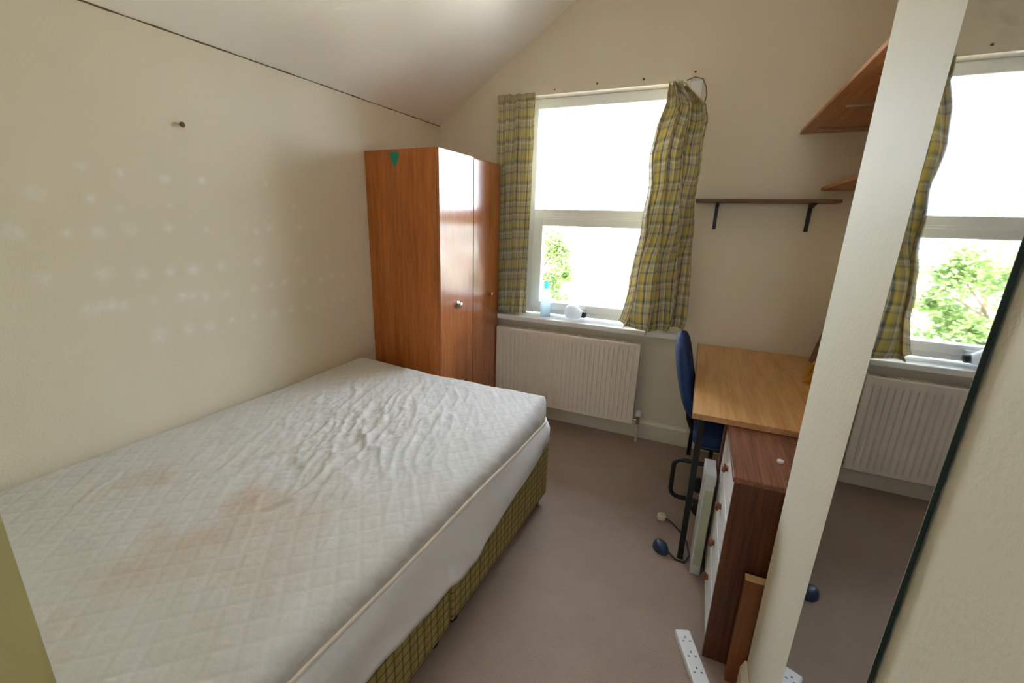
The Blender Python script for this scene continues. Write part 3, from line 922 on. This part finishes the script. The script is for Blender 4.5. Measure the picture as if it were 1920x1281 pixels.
MB().box(0.1, 0.69, 2.918, 2.942, DZ - 0.047, DZ - 0.022, 0.002).build('back_rail', M['black_metal'], dk)
# board leaning on the alcove wall, golden ornament before it
lb = thing('leaning_board', (0.70, 2.7, DZ), 'dark brown board leaning against the alcove wall on the desk', 'board')
MB().prism([(0.655, 2.30, DZ + 0.001), (0.672, 2.30, DZ + 0.001), (0.672, 2.93, DZ + 0.001), (0.655, 2.93, DZ + 0.001)],
           [(0.735, 2.30, DZ + 0.42), (0.752, 2.30, DZ + 0.42), (0.752, 2.93, DZ + 0.42), (0.735, 2.93, DZ + 0.42)]).build('panel', M['panel_brown'], lb)
go = thing('ornament', (0.575, 2.46, DZ), 'small golden ornament with a dark hole at the desk edge', 'ornament')
pts = [(0.0 + 0.030 * math.sin(q / 12 * 2 * math.pi) * 0.5, 0.042 * math.cos(q / 12 * 2 * math.pi), 0.062 + 0.045 * math.sin(q / 12 * 2 * math.pi)) for q in range(12)]
MB().tube(pts, 0.014, 10, closed=True).build('ring', M['gold'], go, smooth=True, local=True)
MB().lathe([(0.034, 0.0), (0.036, 0.004), (0.030, 0.010), (0.014, 0.016), (0.012, 0.024)], (0, 0, 0), n=18).build('foot', M['gold'], go, smooth=True, local=True)

# ------------------------------------------------------------------ chest of drawers
CX0, CX1, CY0, CY1, CZ = 0.19, 0.655, 1.40, 1.93, 0.741
ch = thing('chest_of_drawers', (0.42, 1.66, 0), 'dark brown chest with four white drawers tucked under the desk', 'chest')
def cp(name, mat, *a, bev=0.0015): return MB().box(*a, bev).build(name, M[mat], ch)
cp('top_panel', 'chest_top', CX0 - 0.006, CX1, CY0 - 0.003, CY1, CZ - 0.018, CZ)
cp('side_panel', 'chest_side', CX0, CX1, CY0, CY0 + 0.016, 0, CZ - 0.018)
cp('side_panel', 'chest_side', CX0, CX1, CY1 - 0.016, CY1, 0, CZ - 0.018)
cp('back_panel', 'chest_side', CX1 - 0.006, CX1, CY0 + 0.016, CY1 - 0.016, 0, CZ - 0.018)
cp('plinth', 'chest_side', CX0 + 0.03, CX0 + 0.045, CY0 + 0.016, CY1 - 0.016, 0, 0.06)
cp('stile', 'chest_side', CX0 - 0.008, CX0 + 0.001, CY1 - 0.05, CY1, 0.03, CZ - 0.018)
for i in range(4):
    z0 = 0.064 + i * 0.1645
    dr = MB().box(CX0 + 0.001, CX0 + 0.017, CY0 + 0.018, CY1 - 0.018, z0, z0 + 0.157, 0.002).build('drawer', M['drawer_white'], ch)
    MB().lathe([(0.012, 0), (0.011, 0.006), (0.017, 0.010), (0.018, 0.015), (0.012, 0.020)], (CX0 + 0.001, 1.63, z0 + 0.085), (-1, 0, 0), 16).build('knob', M['knob_brown'], dr, smooth=True)
cap = MB().lathe([(0.0095, 0), (0.0105, 0.002), (0.0105, 0.008), (0.006, 0.010)], (0, 0, 0), n=16).build('bottle_top', M['white_plastic'], smooth=True)
cap.location = (0.335, 1.568, CZ)
tag(cap, 'tiny white cap lying on the brown chest top', 'cap')

# board standing between the chest and the projecting wall
bd = thing('wooden_board', (0.40, 1.349, 0), 'orange-brown wooden board standing between chest and mirror wall', 'board')
MB().box(0.262, 0.62, 1.336, 1.362, 0, 0.425, 0.002).build('panel', M['board'], bd)
MB().box(0.262, 0.62, 1.336, 1.362, 0.425, 0.432, 0.001).build('top_lipping', M['board_top'], bd)

# slim white panel beside the drawers
wpn = thing('white_carton', (0.155, 1.86, 0), 'slim white carton with pale green side standing by the desk leg', 'carton')
MB().box(0.133, 0.176, 1.80, 1.95, 0, 0.50, 0.004).build('carton_body', M['carton'], wpn)
MB().box(0.141, 0.172, 1.7988, 1.80, 0.05, 0.43).build('front_print', M['pale_green'], wpn)
MB().box(0.131, 0.178, 1.798, 1.952, 0.455, 0.502, 0.004).build('lid', M['carton'], wpn)

# ------------------------------------------------------------------ office chair
oc = thing('office_chair', (0.33, 2.37, 0), 'blue office chair with black frame pushed under the desk', 'chair')
SC = Vector((0.33, 2.37, 0))
def backfn(a, c):
    # padded shell: a around, c along height
    z = 0.53 + 0.45 * c
    hw = 0.185 * (1 - (abs(2 * c - 1)) ** 3.2) ** 0.4 + 0.005
    th = 0.034 * (1 - (abs(2 * c - 1)) ** 4) ** 0.5 + 0.004
    ang = a * 2 * math.pi
    ct, sn = math.cos(ang), math.sin(ang)
    yy = math.copysign(abs(ct) ** 0.6, ct) * hw
    xx = math.copysign(abs(sn) ** 0.8, sn) * th
    lean = -0.125 * c + 0.05 * (c - 0.35) ** 2 + 0.5 * yy * yy
    return Vector((0.058 + lean + xx, SC.y + yy, z))
MB().grid(40, 24, backfn).build('backrest', M['blue'], oc, smooth=True)
seat = MB().box(0.075, 0.48, 2.165, 2.575, 0.44, 0.505, 0.03, 4)
seat.build('seat', M['blue'], oc, smooth=True)
MB().box(0.095, 0.46, 2.185, 2.555, 0.422, 0.442, 0.008, 2).build('seat_pan', M['black'], oc)
MB().tube([(0.03, SC.y, 0.70), (0.035, SC.y, 0.60), (0.05, SC.y, 0.50), (0.08, SC.y, 0.43), (0.14, SC.y, 0.41), (0.24, SC.y, 0.41)], 0.016, 10).build('back_stem', M['black_metal'], oc, smooth=True)
# tubular arm loops at both sides
for yl in (2.10,):
    x0, x1, z0, z1, rr = 0.006, 0.20, 0.18, 0.39, 0.04
    pts = []
    for (cx, cz, a0) in ((x1 - rr, z1 - rr, 0), (x0 + rr, z1 - rr, 90), (x0 + rr, z0 + rr, 180), (x1 - rr, z0 + rr, 270)):
        for q in range(5):
            an = math.radians(a0 + q * 22.5)
            pts.append((cx + rr * math.cos(an), yl, cz + rr * math.sin(an)))
    MB().tube(pts, 0.011, 10, closed=True).build('arm_loop', M['black'], oc, smooth=True)
    MB().tube([(0.16, yl, 0.39), (0.17, 2.2, 0.42)], 0.010, 8).build('arm_bracket', M['black_metal'], oc, smooth=True)
MB().tube([(SC.x, SC.y, 0.10), (SC.x, SC.y, 0.42)], [0.028, 0.028], 16).build('gas_column', M['black_metal'], oc, smooth=True)
for i in range(5):
    a0 = i * 2 * math.pi / 5
    ex, ey = SC.x + 0.21 * math.cos(a0), SC.y + 0.21 * math.sin(a0)
    lg = MB().tube([(SC.x, SC.y, 0.12), (SC.x * 0.4 + ex * 0.6, SC.y * 0.4 + ey * 0.6, 0.10), (ex, ey, 0.075)], [0.026, 0.02, 0.015], 10).build('base_arm', M['black'], oc, smooth=True)
    tx, ty = -math.sin(a0), math.cos(a0)
    MB().lathe([(0.018, -0.026), (0.030, -0.024), (0.033, -0.010), (0.033, 0.010), (0.030, 0.024), (0.018, 0.026)], (ex, ey, 0.033), (tx, ty, 0), 18).build('castor', M['black'], lg, smooth=True)
    MB().lathe([(0.02, 0.0), (0.034, 0.006), (0.030, 0.022), (0.015, 0.032)], (ex, ey, 0.052), (0, 0, 1), 16).build('castor_hood', M['black'], lg, smooth=True)

# ------------------------------------------------------------------ plug, cable, socket strip
pc = thing('corded_device', (0.02, 1.9, 0), 'small dark blue rounded device with cable and beige plug on the carpet', 'device')
def mouse_fn(a, c):
    an = a * 2 * math.pi; ph = c * math.pi / 2
    rx, ry = 0.034, 0.046
    q = Vector((rx * math.cos(an) * math.cos(ph) ** 0.6, ry * math.sin(an) * math.cos(ph) ** 0.6, 0.042 * math.sin(ph)))
    q.rotate(Matrix.Rotation(math.radians(35), 3, 'Z'))
    return q + Vector((0.0, 1.90, 0.0))
MB().grid(28, 10, mouse_fn).build('shell', M['blue_plastic'], pc, smooth=True)
MB().lathe([(0.012, 0), (0.021, 0.003), (0.023, 0.012), (0.022, 0.026), (0.014, 0.033)], (-0.016, 2.135, 0.0), n=18).build('plug', M['beige'], pc, smooth=True)
MB().tube([(0.0, 2.13, 0.016), (0.04, 2.115, 0.008), (0.08, 2.07, 0.005), (0.115, 2.0, 0.005), (0.122, 1.95, 0.005), (0.129, 1.905, 0.005), (0.112, 1.85, 0.005), (0.07, 1.855, 0.005), (0.03, 1.89, 0.010)], 0.0045, 8).build('cable', M['cable'], pc, smooth=True)
ps = thing('socket_strip', (0.128, 1.428, 0), 'white extension socket strip on the carpet in front of the chest', 'socket strip', math.radians(21))
MB().box(-0.028, 0.028, -0.28, 0.03, 0.0, 0.03, 0.006, 2).build('casing', M['white_plastic'], ps, local=True)
for i in range(4):
    y = -0.015 - i * 0.058
    s_ = MB()
    s_.box(-0.016, -0.008, y - 0.006, y - 0.001, 0.0296, 0.0303).box(0.008, 0.016, y - 0.006, y - 0.001, 0.0296, 0.0303).box(-0.003, 0.003, y + 0.008, y + 0.016, 0.0296, 0.0303)
    s_.build('socket_hole', M['grey_dot'], ps, local=True)

# ------------------------------------------------------------------ mirror on the projecting wall
MY0, MY1, MZ0, MZ1 = 0.622, 0.923, 0.50, 2.12
mi = thing('wall_mirror', (nib_x(0.785), 0.785, MZ0), 'tall frameless mirror with dark edges on the projecting wall', 'mirror', -math.atan(NIB_K))
mi.rotation_euler = (math.radians(1.5), 0, -math.atan(NIB_K))      # hangs slightly crooked
tk = 0.009
hw_, hh_ = (MY1 - MY0) / 2, MZ1 - MZ0
def rrect(x, rr=0.014):
    out = []
    for (cy_, cz_, a0) in ((hw_ - rr, hh_ - rr, 0), (-hw_ + rr, hh_ - rr, 90), (-hw_ + rr, rr, 180), (hw_ - rr, rr, 270)):
        for q in range(5):
            an = math.radians(a0 + q * 22.5)
            out.append((x, cy_ + rr * math.cos(an), cz_ + rr * math.sin(an)))
    return out
MB().prism(rrect(-0.003), rrect(-tk)).build('glass_plate', M['glass_edge'], mi, local=True)
MB().prism(rrect(-tk + 0.0003), rrect(-tk - 0.0004)).build('mirror_face', M['mirror'], mi, local=True)
for (y, z) in ((hw_ - 0.05, -0.001), (-hw_ + 0.05, -0.001)):
    MB().box(-tk - 0.003, -0.001, y - 0.012, y + 0.012, z - 0.012, z + 0.008, 0.002).build('clip', M['white_plastic'], mi, local=True)

# ------------------------------------------------------------------ outside
struct(MB().box(-40, 40, -40, 60, -3.0, -2.8), 'ground_outside', M['lawn'], label='pale paved garden below the window')
def tree(name, label, base, crown_c, crown_r, n, seed, leaf='leaf', size=1.0):
    t = thing(name, base, label, 'tree', group='garden trees beyond the window')
    rnd = random.Random(seed)
    cc = Vector(crown_c)
    tk_ = MB().tube([base, (base[0] + 0.05, base[1], (base[2] + cc.z) / 2), (cc.x, cc.y, cc.z + crown_r[2] * 0.4)], [0.12, 0.09, 0.03], 10)
    for i in range(9):
        a = rnd.uniform(0, 6.28); e = rnd.uniform(-0.2, 0.8)
        tip = cc + Vector((math.cos(a) * crown_r[0] * 0.8, math.sin(a) * crown_r[1] * 0.8, e * crown_r[2] * 0.8))
        st_ = Vector((cc.x, cc.y, cc.z - crown_r[2] * 0.6 + 0.1 * i))
        tk_.tube([st_, st_.lerp(tip, 0.5) + Vector((0, 0, 0.08)), tip], [0.035, 0.022, 0.008], 6)
    tk_.build('trunk', M['bark'], t, smooth=True)
    clumps = []
    for i in range(46):
        while True:
            q = Vector((rnd.uniform(-1, 1), rnd.uniform(-1, 1), rnd.uniform(-1, 1)))
            if 0.25 < q.length < 1: break
        clumps.append((Vector((cc.x + q.x * crown_r[0], cc.y + q.y * crown_r[1], cc.z + q.z * crown_r[2])), rnd.uniform(0.18, 0.38)))
    verts, faces = [], []
    for i in range(n):
        c_, cr = rnd.choice(clumps)
        q = Vector((rnd.gauss(0, 0.5), rnd.gauss(0, 0.5), rnd.gauss(0, 0.42))) * cr + c_
        d = Vector((rnd.uniform(-1, 1), rnd.uniform(-1, 1), rnd.uniform(-0.9, 0.5))).normalized()
        s2 = d.cross(Vector((rnd.uniform(-1, 1), rnd.uniform(-1, 1), 1))).normalized()
        L = rnd.uniform(0.05, 0.09) * size; W = L * 0.34
        k0 = len(verts)
        nn = d.cross(s2) * L * 0.08
        verts += [q, q + d * L * 0.45 + s2 * W + nn, q + d * L, q + d * L * 0.45 - s2 * W + nn]
        faces += [(k0, k0 + 1, k0 + 2), (k0, k0 + 2, k0 + 3)]
    me = bpy.data.meshes.new('foliage')
    me.from_pydata([v - Vector(base) for v in verts], [], faces)
    me.materials.append(M[leaf])
    o = bpy.data.objects.new('foliage', me)
    COL.objects.link(o); o.parent = t; o['kind'] = 'stuff'
    return t
tree('garden_tree', 'leafy green tree filling the left of the lower pane', (-3.9, 9.0, -2.8), (-3.75, 9.0, 0.3), (1.15, 1.0, 1.5), 13000, 3, 'leaf', 1.3)
tree('garden_tree', 'tall thin-crowned tree further back behind the leafy one', (-4.9, 12.5, -2.8), (-4.7, 12.5, 1.4), (1.5, 1.2, 1.9), 6000, 8)
tree('garden_tree', 'dark bushy tree added at the right outside, dims the wardrobe door reflection', (2.6, 8.5, -2.8), (2.5, 8.5, 0.2), (2.3, 1.2, 1.6), 16000, 5, 'leaf_dark', 1.7)  # out of direct view, added to darken the lower reflection in the door
